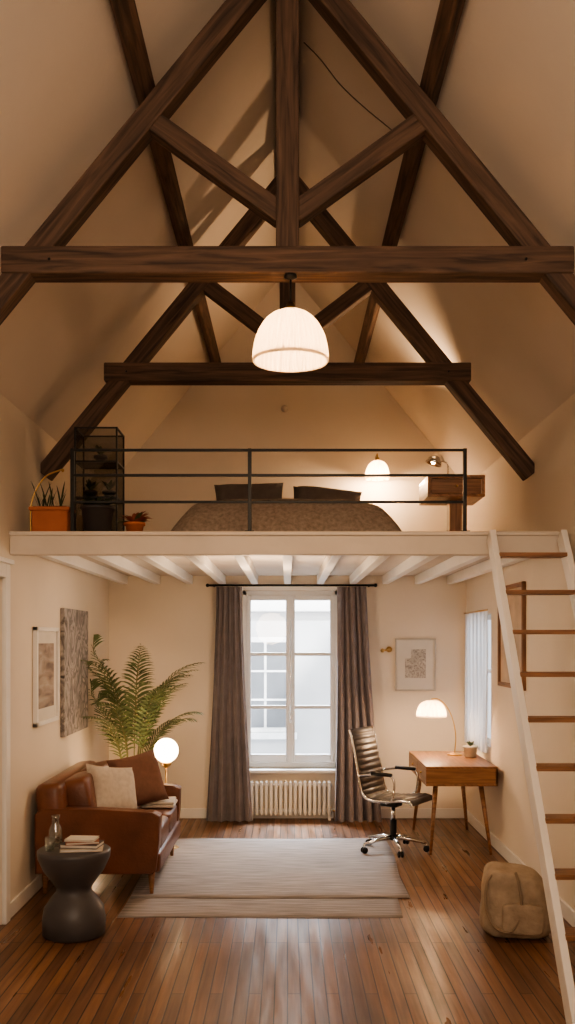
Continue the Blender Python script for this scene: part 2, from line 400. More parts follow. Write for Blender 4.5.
# main window
b = MB("window_1")
fy = YB+.06
b.box(wx0, wx0+.045, fy, fy+.08, wz0, wz1, M_winw, .006); b.box(wx1-.045, wx1, fy, fy+.08, wz0, wz1, M_winw, .006)
b.box(wx0, wx1, fy, fy+.08, wz1-.05, wz1, M_winw, .006); b.box(wx0, wx1, fy, fy+.08, wz0, wz0+.06, M_winw, .006)
mid = (wx0+wx1)/2
for (a, c) in ((wx0+.045, mid-.004), (mid+.004, wx1-.045)):
    y0, y1 = fy-.01, fy+.045
    b.box(a, a+.042, y0, y1, wz0+.06, wz1-.05, M_winw, .006); b.box(c-.042, c, y0, y1, wz0+.06, wz1-.05, M_winw, .006)
    b.box(a+.042, c-.042, y0, y1, wz0+.06, wz0+.14, M_winw, .006); b.box(a+.042, c-.042, y0, y1, wz1-.10, wz1-.05, M_winw, .006)
    for zz in (1.12, 1.66): b.box(a+.042, c-.042, y0+.005, y1-.005, zz-.018, zz+.018, M_winw, .004)
    b.add([(a+.042, fy+.02, wz0+.14), (c-.042, fy+.02, wz0+.14), (c-.042, fy+.02, wz1-.10), (a+.042, fy+.02, wz1-.10)], [[0, 1, 2, 3]], M_glass)
b.box(mid-.02, mid+.02, fy-.03, fy-.01, wz0+.06, wz1-.05, M_winw, .005)
b.tube([(mid, fy-.045, wz0+.5), (mid, fy-.045, wz1-.3)], .005, M_chrome)
b.tube([(mid, fy-.03, 1.08), (mid, fy-.07, 1.08), (mid, fy-.075, .97)], .008, M_chrome)
b.done()
b = MB("trim_2")
b.box(wx0-.07, wx0, YB-.02, YB, wz0, wz1+.05, M_white, .005); b.box(wx1, wx1+.07, YB-.02, YB, wz0, wz1+.05, M_white, .005)
b.box(wx0, wx1, YB-.02, YB, wz1, wz1+.05, M_white, .005)
b.box(wx0-.09, wx1+.09, YB-.09, YB+.06, wz0-.035, wz0, M_white, .008)
b.done()

# right wall window + sheer
b = MB("window_2")
x0 = W+.05
b.box(x0, x0+.06, ry0, ry0+.05, rz0, rz1, M_winw, .005); b.box(x0, x0+.06, ry1-.05, ry1, rz0, rz1, M_winw, .005)
b.box(x0, x0+.06, ry0, ry1, rz0, rz0+.05, M_winw, .005); b.box(x0, x0+.06, ry0, ry1, rz1-.05, rz1, M_winw, .005)
b.box(x0, x0+.05, (ry0+ry1)/2-.025, (ry0+ry1)/2+.025, rz0, rz1, M_winw, .005)
b.box(x0+.01, x0+.04, ry0, ry1, 1.5, 1.53, M_winw, .003)
b.add([(x0+.03, ry0, rz0), (x0+.03, ry1, rz0), (x0+.03, ry1, rz1), (x0+.03, ry0, rz1)], [[0, 1, 2, 3]], M_glass)
b.done()
def drape(name, p, width_dir, w_top, w_bot, z0, z1, folds, amp, mat, seed=1, lean=(0, 0), nd=None):
    b = MB(name); nx = folds*10; nz = 24; vs = []; fs = []; rnd = random.Random(seed)
    ph = [rnd.uniform(0, 6) for _ in range(4)]
    d = Vector(width_dir); nrm = Vector(nd)
    for j in range(nz+1):
        v = j/nz; z = z1+(z0-z1)*v
        w = w_top+(w_bot-w_top)*(v**1.4)
        for i in range(nx+1):
            u = i/nx
            a = amp*(0.75+0.45*v)*math.sin(2*math.pi*folds*u+0.5*math.sin(3*v+ph[0]))+amp*.35*math.sin(2*math.pi*folds*.47*u+ph[1]+v)
            uu = (u-.5)*w+lean[0]*v+0.012*math.sin(2*math.pi*folds*2*u+ph[2])
            vs.append(Vector(p)+d*uu+nrm*a+Vector((0, 0, z)))
    for j in range(nz):
        for i in range(nx):
            a = j*(nx+1)+i; fs.append([a, a+1, a+nx+2, a+nx+1])
    b.add(vs, fs, mat, True); return b
b = drape("sheer_curtain", (W-.05, 8.92, 0), (0, 1, 0), .98, .94, .80, 2.06, 11, .016, M_sheer, 4, nd=(1, 0, 0))
b.tube([(W-.05, 8.38, 2.07), (W-.05, 9.45, 2.07)], .007, M_brass); b.done()
CY = YB-.245
b = drape("curtain", (-.58, CY, 0), (1, 0, 0), .25, .46, .015, 2.33, 5, .040, M_curtain, 2, nd=(0, 1, 0)); b.done()
b = drape("curtain", (.63, CY, 0), (1, 0, 0), .28, .46, .015, 2.33, 5, .040, M_curtain, 3, lean=(.06, 0), nd=(0, 1, 0)); b.done()
b = MB("curtain_rod")
b.tube([(-.78, CY, 2.345), (.86, CY, 2.345)], .011, M_black)
for x in (-.79, .87): b.sphere((x, CY, 2.345), .018, M_black)
for x in (-.74, .82): b.tube([(x, CY, 2.345), (x, YB-.005, 2.345)], .007, M_black)
b.done()

b = MB("radiator")
n = 17
for i in range(n):
    x = -.38+(i+.5)*.82/n
    b.box(x-.017, x+.017, YB-.15, YB-.05, .05, .39, M_radiator, .014)
b.tube([(-.39, YB-.1, .09), (.45, YB-.1, .09)], .016, M_radiator); b.tube([(-.39, YB-.1, .35), (.45, YB-.1, .35)], .016, M_radiator)
for x in (-.36, .42): b.box(x-.014, x+.014, YB-.13, YB-.07, 0, .07, M_radiator, .004)
b.tube([(.45, YB-.1, .09), (.47, YB-.1, .09), (.47, YB-.1, .0)], .010, M_brass)
b.done()

# ------------------------------------------------------------------ loft platform
LF = 6.21; WL = W-.002
b = MB("loft_platform")
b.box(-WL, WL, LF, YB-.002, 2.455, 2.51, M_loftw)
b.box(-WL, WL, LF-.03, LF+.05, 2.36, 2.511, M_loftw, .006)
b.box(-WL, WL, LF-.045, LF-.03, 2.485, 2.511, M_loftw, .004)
for i in range(-5, 6):
    x = i*.33
    b.box(x-.034, x+.034, LF+.05, YB-.002, 2.37, 2.455, M_white, .005)
b.done()

b = MB("loft_railing"); ry = LF+.02
for x in (-1.41, -.248, 1.163): b.box(x-.012, x+.012, ry-.012, ry+.012, 2.512, 3.06, M_black, .002)
for z in (3.05, 2.885, 2.71): b.box(-1.41, 1.163, ry-.009, ry+.009, z-.008, z+.008, M_black, .002)
for x in (-1.41, -.248, 1.163): b.box(x-.03, x+.03, ry-.03, ry+.03, 2.512, 2.520, M_black, .002)
b.done()

# ------------------------------------------------------------------ trusses
def truss(y, tie_z, tie_half, sx, off=.30, d=.135, inner_z=.2):
    b = MB("roof_truss"); ap = AP-off
    for s_ in (-1, 1):
        b.beam((0, y, ap), (s_*1.80, y, ap-SL*1.80), .12, d, M_beam)
        b.beam((s_*.03, y, tie_z+inner_z), (s_*sx, y, ap-SL*sx), .10, d*.9, M_beam)
    b.beam((-tie_half, y, tie_z), (tie_half, y, tie_z), .14, .135, M_beam)
    b.beam((0, y, tie_z+.05), (0, y, ap+.1), .13, .115, M_beam)
    for s_ in (-1, 1):
        b.sphere((s_*1.18, y-.071, tie_z), .008, M_black, n=8)
    b.done()
truss(4.77, 3.69, 1.42, .70, d=.112, inner_z=.24)
truss(7.02, 3.77, 1.345, .63, off=.35, d=.118, inner_z=.22)
for s_ in (-1, 1):
    b = MB("purlin"); x = s_*.72; z = AP-SL*.72-.10
    b.beam((x, YF+.002, z), (x, YB-.002, z), .07, .09, M_beam, up=(SL*s_, 0, 1)); b.done()
b = MB("ridge_beam"); b.beam((0, YF+.002, AP-.14), (0, YB-.002, AP-.14), .09, .16, M_beam, up=(1, 0, 0)); b.done()
b = MB("ceiling_cable")
def roof(x, y): return (x, y, AP-SL*abs(x)-.006)
b.tube(spline([roof(.10, 5.78), roof(.20, 5.75), roof(.32, 5.76), roof(.46, 5.70), roof(.62, 5.60)]), .0032, M_cable, 6); b.done()

# ------------------------------------------------------------------ pendant
def dome(b, c, r, h, mat, ripple, amp=.012, n=None, pw=.75):
    prof = [(r*math.cos(a)**pw, h*math.sin(a)) for a in [math.radians(k) for k in (0, 8, 16, 26, 36, 46, 56, 66, 75, 82)]]
    prof = [(r*.985, -.012)]+prof
    b.lathe(prof, mat, n or ripple*6, T_(*c), ripple, amp)
    b.lathe([(r*.97, -.012), (r*1.005, -.014), (r*1.02, -.004), (r*1.0, .004)], mat, 64, T_(*c))
b = MB("pendant_lamp"); px, py, pz = .015, 4.72, 3.20
dome(b, (px, py, pz), .184, .245, M_shade, 40, .034, pw=.85)
b.lathe([(.0, .28), (.018, .28), (.028, .25), (.04, .238), (.0, .23)], M_brass, 24, T_(px, py, pz))
b.tube([(px, py, pz+.27), (px, py, 3.61)], .005, M_black)
b.lathe([(0, 3.622), (.03, 3.619), (.033, 3.605), (.01, 3.595), (0, 3.595)], M_black, 20, T_(px, py, 0))
b.sphere((px, py, pz+.15), .030, M_bulb, n=16)
b.done()

# ------------------------------------------------------------------ bed on loft
b = MB("bed")
zt = 2.835; by0, by1 = 6.72, 9.5
prof = [(-.86, 2.512), (-.82, 2.62), (-.70, 2.77), (-.62, 2.815), (-.5, zt), (0, zt+.01), (.5, zt), (.62, 2.815), (.72, 2.77), (.84, 2.62), (.88, 2.512)]
sp = spline([(p[0], 0, p[1]) for p in prof], 5); vs = []; fs = []
ny = 30; m_ = len(sp)
for j in range(ny+1):
    v = j/ny
    for k, p in enumerate(sp):
        drop = max(0, 1-v/.10); f = 1-drop**2
        z = 2.512+(p.z-2.512)*(f if f > .02 else .02)
        z += .004*math.sin(17*p.x+9*v)*f
        yy = by0+(by1-by0)*v-(.05*drop)
        vs.append((p.x-.02, yy, max(z, 2.513)))
for j in range(ny):
    for k in range(m_-1):
        a = j*m_+k; fs.append([a, a+1, a+m_+1, a+m_])
b.add(vs, fs, M_bedspread, True)
b.box(-.72, .72, 7.1, 9.55, 2.513, 2.78, M_linen, .03)
b.pillow((-.36, 8.95, 3.075), .66, .46, .19, M_darkpillow, Rx(70) @ Rz(2), 1)
b.pillow((.36, 8.95, 3.05), .66, .44, .19, M_darkpillow, Rx(62) @ Rz(-6), 2)
b.done()

def sconce(name, c, wall_y, r, h, mat):
    b = MB(name); x, y, z = c
    dome(b, c, r, h, mat, 20, .03)
    b.lathe([(0, h+.03), (.018, h+.03), (.028, h), (.03, h-.01), (0, h-.012)], M_brass, 16, T_(*c))
    b.tube(spline([(x, y, z+h+.03), (x, y+.02, z+h+.07), (x, wall_y-.05, z+h+.06), (x, wall_y-.01, z+h-.02)]), .006, M_brass)
    b.lathe([(0, 0), (.035, 0), (.035, .012), (0, .014)], M_brass, 20, T_(x, wall_y, z+h-.02) @ Rx(90))
    b.sphere((x, y, z+h*.35), .02, M_bulb, n=12)
    b.done()
sconce("wall_lamp", (.89, 9.40, 3.41), YB, .118, .17, M_shade2)

b = MB("bedside_table")
b.box(1.10, 1.55, 7.45, 7.95, 2.93, 2.955, M_desk, .004); b.box(1.10, 1.55, 7.45, 7.95, 3.075, 3.10, M_desk, .004)
b.box(1.10, 1.125, 7.45, 7.95, 2.955, 3.075, M_desk, .003); b.box(1.525, 1.55, 7.45, 7.95, 2.955, 3.075, M_desk, .003)
b.box(1.128, 1.522, 7.46, 7.48, 2.958, 3.072, M_desk, .004); b.sphere((1.33, 7.45, 3.015), .012, M_brass, n=12)
b.box(1.30, 1.40, 7.62, 7.76, 2.53, 2.93, M_desk, .004); b.box(1.18, 1.52, 7.52, 7.88, 2.512, 2.535, M_desk, .005)
b.done()
b = MB("reading_lamp")
b.lathe([(0, 3.101), (.06, 3.101), (.06, 3.112), (.012, 3.12), (0, 3.12)], M_chrome, 24, T_(1.30, 7.75, 0))
b.tube(spline([(1.30, 7.75, 3.11), (1.31, 7.75, 3.18), (1.30, 7.75, 3.25), (1.22, 7.75, 3.27)]), .006, M_chrome)
b.lathe([(.012, .07), (.03, .065), (.055, .04), (.07, .0), (.066, .0), (.05, .035), (.0, .055)], M_chrome, 24, T_(1.19, 7.75, 3.24) @ Ry(20))
b.sphere((1.19, 7.75, 3.255), .018, M_bulb, n=12)
b.done()

def pot(b, x, y, z, r0, r1, h, mat):
    b.lathe([(0, 0), (r0, 0), (r1, h), (r1+.008, h), (r1+.008, h-.02), (r1-.01, h-.02), (r1-.012, h-.03), (0, h-.03)], mat, 28, T_(x, y, z))
    b.lathe([(r1-.012, h-.028), (0, h-.022)], M_soil, 20, T_(x, y, z))
def leafblade(b, p0, d, L, w, droop, mat, side=None):
    d = Vector(d).normalized(); s_ = d.cross(Vector((0, 0, 1)))
    s_ = s_.normalized() if s_.length > .1 else Vector((1, 0, 0))
    vs = []; n = 6
    for i in range(n+1):
        t = i/n; p = Vector(p0)+d*L*t+Vector((0, 0, -droop*L*t*t))
        ww = w*math.sin(math.pi*min(1, .12+.88*t))**.8 if t < 1 else .001
        vs += [p-s_*ww/2, p+Vector((0, 0, -.15*ww)), p+s_*ww/2]
    fs = []
    for i in range(n):
        a = i*3; fs += [[a, a+1, a+4, a+3], [a+1, a+2, a+5, a+4]]
    b.add(vs, fs, mat, True)
b = MB("terracotta_planter")
b.box(-1.70, -1.46, 6.30, 6.46, 2.513, 2.68, M_terra, .012); b.box(-1.715, -1.445, 6.285, 6.475, 2.665, 2.69, M_terra, .006)
b.box(-1.69, -1.47, 6.31, 6.45, 2.685, 2.695, M_soil)
for i in range(26):
    a = random.uniform(0, 6.28); leafblade(b, (-1.58+random.uniform(-.09, .09), 6.38, 2.69), (math.cos(a)*.35, math.sin(a)*.2, 1), random.uniform(.08, .26), .014, .2, M_dryleaf)
b.done()
b = MB("potted_plant"); pot(b, -1.28, 6.40, 2.513, .085, .11, .19, M_darkpot)
for i in range(50):
    a = random.uniform(0, 6.28); e = random.uniform(.7, 1.8)
    leafblade(b, (-1.28+.03*math.cos(a), 6.40+.03*math.sin(a), 2.69), (math.cos(a), math.sin(a)*.7, e), random.uniform(.1, .22), .030, .5, M_dryleaf if i % 3 else M_leaf)
b.done()
b = MB("red_leaf_plant"); pot(b, -1.04, 6.46, 2.513, .05, .065, .09, M_terra)
for i in range(60):
    a = random.uniform(0, 6.28); e = random.uniform(.5, 2.2)
    leafblade(b, (-1.04, 6.46, 2.59), (math.cos(a), math.sin(a)*.6, e), random.uniform(.08, .19), .034, .4, M_redleaf if i % 3 else M_leaf)
b.done()
b = MB("glass_plant_cabinet")
cx0, cx1, cy0, cy1, cz0, cz1 = -1.48, -1.19, 6.62, 6.90, 2.512, 3.29
for x in (cx0, cx1):
    for y in (cy0, cy1): b.box(x-.006, x+.006, y-.006, y+.006, cz0, cz1, M_black, .001)
for z in (cz0+.01, 2.80, 3.05, cz1-.006):
    b.box(cx0, cx1, cy0-.005, cy0+.005, z-.005, z+.005, M_black); b.box(cx0, cx1, cy1-.005, cy1+.005, z-.005, z+.005, M_black)
    b.box(cx0-.005, cx0+.005, cy0, cy1, z-.005, z+.005, M_black); b.box(cx1-.005, cx1+.005, cy0, cy1, z-.005, z+.005, M_black)
b.box(cx0, cx1, cy0, cy1, 2.795, 2.803, M_smoke); b.box(cx0, cx1, cy0, cy1, 3.045, 3.053, M_smoke)
for (x0_, x1_, y0_, y1_) in ((cx0, cx1, cy0, cy0), (cx0, cx1, cy1, cy1), (cx0, cx0, cy0, cy1), (cx1, cx1, cy0, cy1)):
    b.add([(x0_, y0_, cz0), (x1_, y1_, cz0), (x1_, y1_, cz1), (x0_, y0_, cz1)], [[0, 1, 2, 3]], M_smoke)
for (xx, zz, k) in ((-1.40, 2.805, 22), (-1.27, 2.805, 22), (-1.33, 3.055, 26)):
    pot(b, xx, 6.76, zz, .03, .04, .06, M_darkpot)
    for i in range(k):
        a = random.uniform(0, 6.28)
        leafblade(b, (xx, 6.76, zz+.05), (math.cos(a)*.5, math.sin(a)*.4, 1.0), random.uniform(.06, .17), .025, .4, M_leaf if i % 2 else M_dryleaf)
b.done()
b = MB("arched_plant_hoop")
b.tube(spline([(-1.77, 6.55, 2.512), (-1.765, 6.55, 2.75), (-1.68, 6.55, 2.92), (-1.56, 6.55, 2.98)]), .006, M_brass)
b.lathe([(0, 2.512), (.03, 2.512), (.03, 2.522), (0, 2.525)], M_brass, 20, T_(-1.77, 6.55, 0))
b.sphere((-1.55, 6.55, 2.975), .012, M_brass, n=12); b.done()

# ------------------------------------------------------------------ rug
b = MB("rug")
for k, (x0_, x1a, x1b, y0_, y1_, z) in enumerate(((-1.11, .75, .80, 6.17, 8.35, .004), (-1.10, .845, .895, 6.62, 8.57, .014))):
    M_ = 24; vs = []; fs = []
    for j in range(M_+1):
        for i in range(M_+1):
            u = i/M_; v = j/M_; xr = x1a+(x1b-x1a)*v
            wob = .008*math.sin(9*v+k*2) if i in (0, M_) else 0
            x = x0_+(xr-x0_)*u+wob; y = y0_+(y1_-y0_)*v+.008*math.sin(7*u+k)
            vs.append((x, y, z+.0015*math.sin(11*u+5*v)))
    nn = (M_+1)**2
    vs += [(p[0], p[1], p[2]-.01 if k else .0005) for p in vs[:nn]]
    for j in range(M_):
        for i in range(M_):
            a = j*(M_+1)+i; fs.append([a, a+1, a+M_+2, a+M_+1]); fs.append([nn+a, nn+a+M_+1, nn+a+M_+2, nn+a+1])
    for i in range(M_):
        fs.append([i, i+nn, i+nn+1, i+1]); a = M_*(M_+1)+i; fs.append([a, a+1, a+nn+1, a+nn])
        a = i*(M_+1); fs.append([a, a+M_+1, a+M_+1+nn, a+nn]); a = i*(M_+1)+M_; fs.append([a, a+nn, a+nn+M_+1, a+M_+1])
    b.add(vs, fs, M_rug, True)
b.done()

# ------------------------------------------------------------------ sofa
b = MB("leather_sofa")
sx0, sx1, sy0, sy1 = -1.78, -.86, 6.62, 7.98
b.box(sx0+.02, sx1-.03, sy0+.04, sy1-.04, .17, .31, M_leather, .03)
for (a, c) in ((sy0, sy0+.13), (sy1-.13, sy1)):
    yc = (a+c)/2
    vs = []; sec = [(-.44, .17), (-.445, .40), (-.445, .585), (-.40, .625), (0, .622), (.38, .60), (.43, .575), (.425, .40), (.40, .19), (.38, .17)]
    pts = sec; xc = (sx0+sx1)/2
    m_ = len(pts); rings = [(-.065, .97), (-.055, 1.0), (.055, 1.0), (.065, .97)]
    for (yy, sc) in rings:
        for (x, z) in pts: vs.append((xc+x*sc, yc+yy, .40+(z-.40)*sc))
    fs = [list(range(m_))[::-1], [3*m_+i for i in range(m_)]]
    for r_ in range(3):
        for i in range(m_): fs.append([r_*m_+i, r_*m_+(i+1) % m_, (r_+1)*m_+(i+1) % m_, (r_+1)*m_+i])
    b.add(vs, fs, M_leather, False)
    pp = [(xc+x*.985, a+.004, .40+(z-.40)*.985) for (x, z) in pts]; b.tube(pp, .005, M_leather, 6)
b.cbox((.20, sy1-sy0-.02, .60), M_leather, .06, T_(sx0+.13, (sy0+sy1)/2, .50) @ Ry(-6))
half = (sy1-sy0-.28)/2
for i in range(2):
    yc = sy0+.14+half*(i+.5)
    b.rbox((sx0+.54, yc, .385), (.68, half-.005, .17), M_leather, .22)
    b.rbox((sx0+.29, yc, .62), (.20, half-.01, .40), M_leather, .30, Ry(-12))
for x in (sx0+.07, sx1-.10):
    for y in (sy0+.09, sy1-.09):
        b.lathe([(0, .016), (.014, .016), (.026, .18), (0, .18)], M_desk, 16, T_(x, y, 0))
b.done()
b = MB("linen_throw_pillow"); b.pillow((-1.31, 7.10, .675), .43, .40, .15, M_linen, Rz(50) @ Rx(68) @ Rz(-10), 5); b.done()
b = MB("brown_throw_pillow"); b.pillow((-1.18, 7.50, .70), .44, .42, .15, M_rust, Rz(38) @ Rx(70) @ Rz(8), 6); b.done()
b = MB("folded_throw")
b.cbox((.26, .30, .025), M_linen, .012, T_(-1.03, 7.66, .487)); b.cbox((.25, .28, .022), M_linen, .01, T_(-1.03, 7.66, .510) @ Rz(3)); b.done()

# ------------------------------------------------------------------ side table + things
b = MB("side_table"); tx, ty = -1.31, 5.83
b.lathe([(0, 0), (.175, 0), (.19, .012), (.192, .10), (.18, .17), (.135, .235), (.108, .265), (.105, .29), (.13, .325), (.185, .40), (.205, .445), (.218, .475), (.222, .50), (.222, .518), (.212, .526), (0, .526)], M_grey, 56, T_(tx, ty, 0)); b.done()
b = MB("book_stack")
z = .527
for (w, d, h, a, m_) in ((.25, .18, .018, 8, M_book2), (.23, .16, .022, -6, M_book1), (.20, .15, .016, 14, M_book3), (.18, .13, .012, -4, M_paper)):
    Mx = T_(tx+.055, ty-.02, z+h/2) @ Rz(a)
    b.cbox((w-.008, d-.008, h-.006), M_paper, 0, Mx); b.cbox((w, d, .003), m_, .001, Mx @ T_(0, 0, h/2-.0015)); b.cbox((w, d, .003), m_, .001, Mx @ T_(0, 0, -h/2+.0015)); b.cbox((.003, d, h), m_, 0, Mx @ T_(-w/2, 0, 0))
    z += h+.0005
b.done()
b = MB("glass_carafe")
b.lathe([(0, 0), (.04, 0), (.043, .02), (.042, .10), (.024, .135), (.022, .17), (.030, .19), (.026, .19), (.019, .168), (.021, .132), (.038, .098), (.039, .02), (0, .006)], M_glass2, 28, T_(tx-.13, ty+.07, .527)); b.done()
b = MB("drinking_glass")
b.lathe([(0, 0), (.027, 0), (.031, .085), (.028, .085), (.025, .008), (0, .008)], M_glass2, 24, T_(tx-.13, ty-.075, .527)); b.done()

# ------------------------------------------------------------------ palm
b = MB("potted_palm"); bx, by = -1.40, 8.62
b.lathe([(0, 0), (.13, 0), (.17, .38), (.178, .38), (.178, .36), (.16, .36), (0, .35)], M_darkpot, 32, T_(bx, by, 0))
def clampv(p):
    return Vector((max(p.x, -W+.045), min(p.y, 9.2), p.z))
rp = random.Random(21)
NF = 22
for i in range(NF):
    az = i*2.39996+rp.uniform(-.25, .25)
    tall = i % 2 == 0
    el = rp.uniform(83, 89) if tall else rp.uniform(76, 84)
    L = rp.uniform(1.12, 1.42) if tall else rp.uniform(.85, 1.15)
    if math.cos(az) > .5: L *= .88
    base = Vector((bx+.04*math.cos(az), by+.04*math.sin(az), .36)); hd = Vector((math.cos(az), math.sin(az), 0)); e = math.radians(el)
    pts = []; p = base.copy(); N = 34; dr = rp.uniform(70, 100)
    for k in range(N+1):
        t = k/N; pts.append(p.copy())
        ang = e-t**2.6*math.radians(dr)
        p = p+(hd*math.cos(ang)+Vector((0, 0, math.sin(ang))))*(L*1.22/N)
        p = clampv(p)
    b.tube(pts, .006, M_stem, 6, r2=.002)
    for k in range(13, N+1):
        t = (k-13)/(N-13); tan = (pts[k]-pts[k-1]).normalized(); sd = tan.cross(Vector((0, 0, 1)))
        sd = sd.normalized() if sd.length > .05 else Vector((hd.y, -hd.x, 0))
        ll = .215*(math.sin(math.pi*(.16+.80*t))**.75)+.012
        for s_ in (-1, 1):
            pk = pts[k]
            d = (sd*s_*1.0+tan*(.75+.5*t)+Vector((0, 0, .15+rp.uniform(-.12, .12)))).normalized()
            vs = []; nn = 4; up = tan.cross(d).normalized(); wv = up.cross(d).normalized()
            for m2 in range(nn+1):
                tt = m2/nn; c = clampv(pk+d*ll*tt+Vector((0, 0, -.38*ll*tt*tt)))
                ww = .019*math.sin(math.pi*(.12+.86*tt))
                vs += [clampv(c-wv*ww/2), clampv(c+wv*ww/2)]
            b.add(vs, [[2*m2, 2*m2+1, 2*m2+3, 2*m2+2] for m2 in range(nn)], M_leaf, True)
b.done()

b = MB("globe_floor_lamp"); gx, gy = -1.05, 8.22
b.lathe([(0, 0), (.11, 0), (.11, .015), (.02, .025), (0, .025)], M_brass, 28, T_(gx, gy, 0))
b.tube([(gx, gy, .02), (gx, gy, .75)], .008, M_brass)
b.lathe([(.012, .70), (.045, .725), (.05, .75), (0, .75)], M_brass, 20, T_(gx, gy, 0))
b.sphere((gx, gy, .85), .106, M_globe, n=28); b.done()
b = MB("floor_fill_uplight"); ux, uy = -1.70, 8.12  # unseen fixture, added as under-loft fill at the glow behind the sofa
b.lathe([(0, 0), (.06, 0), (.06, .16), (.052, .16), (.05, .05), (0, .05)], M_black, 24, T_(ux, uy, 0)); b.sphere((ux, uy, .09), .03, M_bulb, n=12); b.done()

# ------------------------------------------------------------------ wall art
b = MB("framed_print")
y0_, y1_, z0_, z1_ = 6.74, 7.40, 1.185, 1.90
WA = -W+.001
b.box(WA, WA+.035, y0_, y0_+.03, z0_, z1_, M_white, .004); b.box(WA, WA+.035, y1_-.03, y1_, z0_, z1_, M_white, .004)
b.box(WA, WA+.035, y0_, y1_, z0_, z0_+.03, M_white, .004); b.box(WA, WA+.035, y0_, y1_, z1_-.03, z1_, M_white, .004)
b.box(WA, WA+.012, y0_+.03, y1_-.03, z0_+.03, z1_-.03, M_paper); b.box(WA+.012, WA+.014, y0_+.10, y1_-.10, z0_+.12, z1_-.12, M_art2)
b.done()
b = MB("abstract_painting"); b.box(WA, WA+.035, 7.56, 8.46, 1.03, 2.06, M_art1, .004); b.done()
b = MB("framed_sketch")
x0_, x1_, z0_, z1_ = 1.09, 1.50, 1.29, 1.82
b.box(x0_, x0_+.018, YB-.03, YB-.001, z0_, z1_, M_frame, .003); b.box(x1_-.018, x1_, YB-.03, YB-.001, z0_, z1_, M_frame, .003)
b.box(x0_, x1_, YB-.03, YB-.001, z0_, z0_+.018, M_frame, .003); b.box(x0_, x1_, YB-.03, YB-.001, z1_-.018, z1_, M_frame, .003)
b.box(x0_+.018, x1_-.018, YB-.012, YB-.002, z0_+.018, z1_-.018, M_paper)
b.box(x0_+.10, x1_-.10, YB-.014, YB-.012, z0_+.13, z1_-.2, M_sketch)
b.box(x0_+.16, x1_-.10, YB-.0135, YB-.0125, z1_-.2, z1_-.11, M_sketch)
b.done()
b = MB("wooden_picture_frame")
y0_, y1_, z0_, z1_ = 7.20, 8.05, 1.42, 2.25
WR = W-.001
b.box(WR-.03, WR, y0_, y0_+.035, z0_, z1_, M_tread, .004); b.box(WR-.03, WR, y1_-.035, y1_, z0_, z1_, M_tread, .004)
b.box(WR-.03, WR, y0_, y1_, z0_, z0_+.035, M_tread, .004); b.box(WR-.03, WR, y0_, y1_, z1_-.035, z1_, M_tread, .004)
b.box(WR-.01, WR-.001, y0_+.035, y1_-.035, z0_+.035, z1_-.035, M_mirror); b.done()
b = MB("brass_wall_hook")
b.lathe([(0, 0), (.03, 0), (.03, .012), (0, .014)], M_brass, 20, T_(1.03, YB, 1.71) @ Rx(90))
b.tube([(1.03, YB-.01, 1.71), (1.03, YB-.06, 1.71), (.96, YB-.08, 1.70)], .008, M_brass); b.sphere((.955, YB-.08, 1.70), .022, M_brass, n=12)
b.done()
b = MB("smoke_detector"); b.lathe([(0, 0), (.035, 0), (.032, .02), (0, .024)], M_frame, 20, T_(-.03, YB, 4.15) @ Rx(90)); b.done()

# ------------------------------------------------------------------ desk
b = MB("writing_desk")
x0_, x1_, y0_, y1_ = 1.16, 1.76, 7.95, 9.08
b.box(x0_, x1_, y0_, y1_, .725, .745, M_desk, .005)
b.box(x0_, x1_, y0_, y1_, .58, .598, M_desk, .004)
b.box(x0_, x1_, y0_, y0_+.018, .598, .725, M_desk, .003); b.box(x0_, x1_, y1_-.018, y1_, .598, .725, M_desk, .003)
b.box(x1_-.018, x1_, y0_, y1_, .598, .725, M_desk, .003)
ym = (y0_+y1_)/2
for (a, c) in ((y0_+.022, ym-.004), (ym+.004, y1_-.022)):
    b.box(x0_+.004, x0_+.022, a, c, .602, .722, M_desk, .003); b.sphere((x0_-.004, (a+c)/2, .66), .010, M_brass, n=12)
for (x, dx) in ((x0_+.10, -.06), (x1_-.12, .07)):
    for (y, dy) in ((y0_+.12, -.09), (y1_-.12, .09)):
        b.tube([(x, y, .585), (x+dx, y+dy, .0)], .022, M_desk, 14, r2=.012)
b.done()
b = MB("desk_lamp"); lx, ly = 1.54, 8.75
b.lathe([(0, .746), (.07, .746), (.07, .757), (.012, .768), (0, .768)], M_brass, 28, T_(lx, ly, 0))
b.tube(spline([(lx, ly, .76), (lx+.01, ly, .92), (lx-.02, ly, 1.08), (lx-.08, ly, 1.20), (lx-.15, ly, 1.26), (1.325, ly, 1.262)]), .006, M_brass)
dome(b, (1.325, ly, 1.11), .135, .14, M_shade2, 20, .03)
b.sphere((1.325, ly, 1.14), .028, M_bulb, n=14); b.done()
b = MB("potted_succulent")
pot(b, 1.66, 8.62, .746, .05, .062, .10, M_paper)
for i in range(34):
    a = random.uniform(0, 6.28); leafblade(b, (1.66, 8.62, .84), (math.cos(a), math.sin(a), random.uniform(.6, 2)), random.uniform(.05, .09), .02, .3, M_leaf)
b.done()

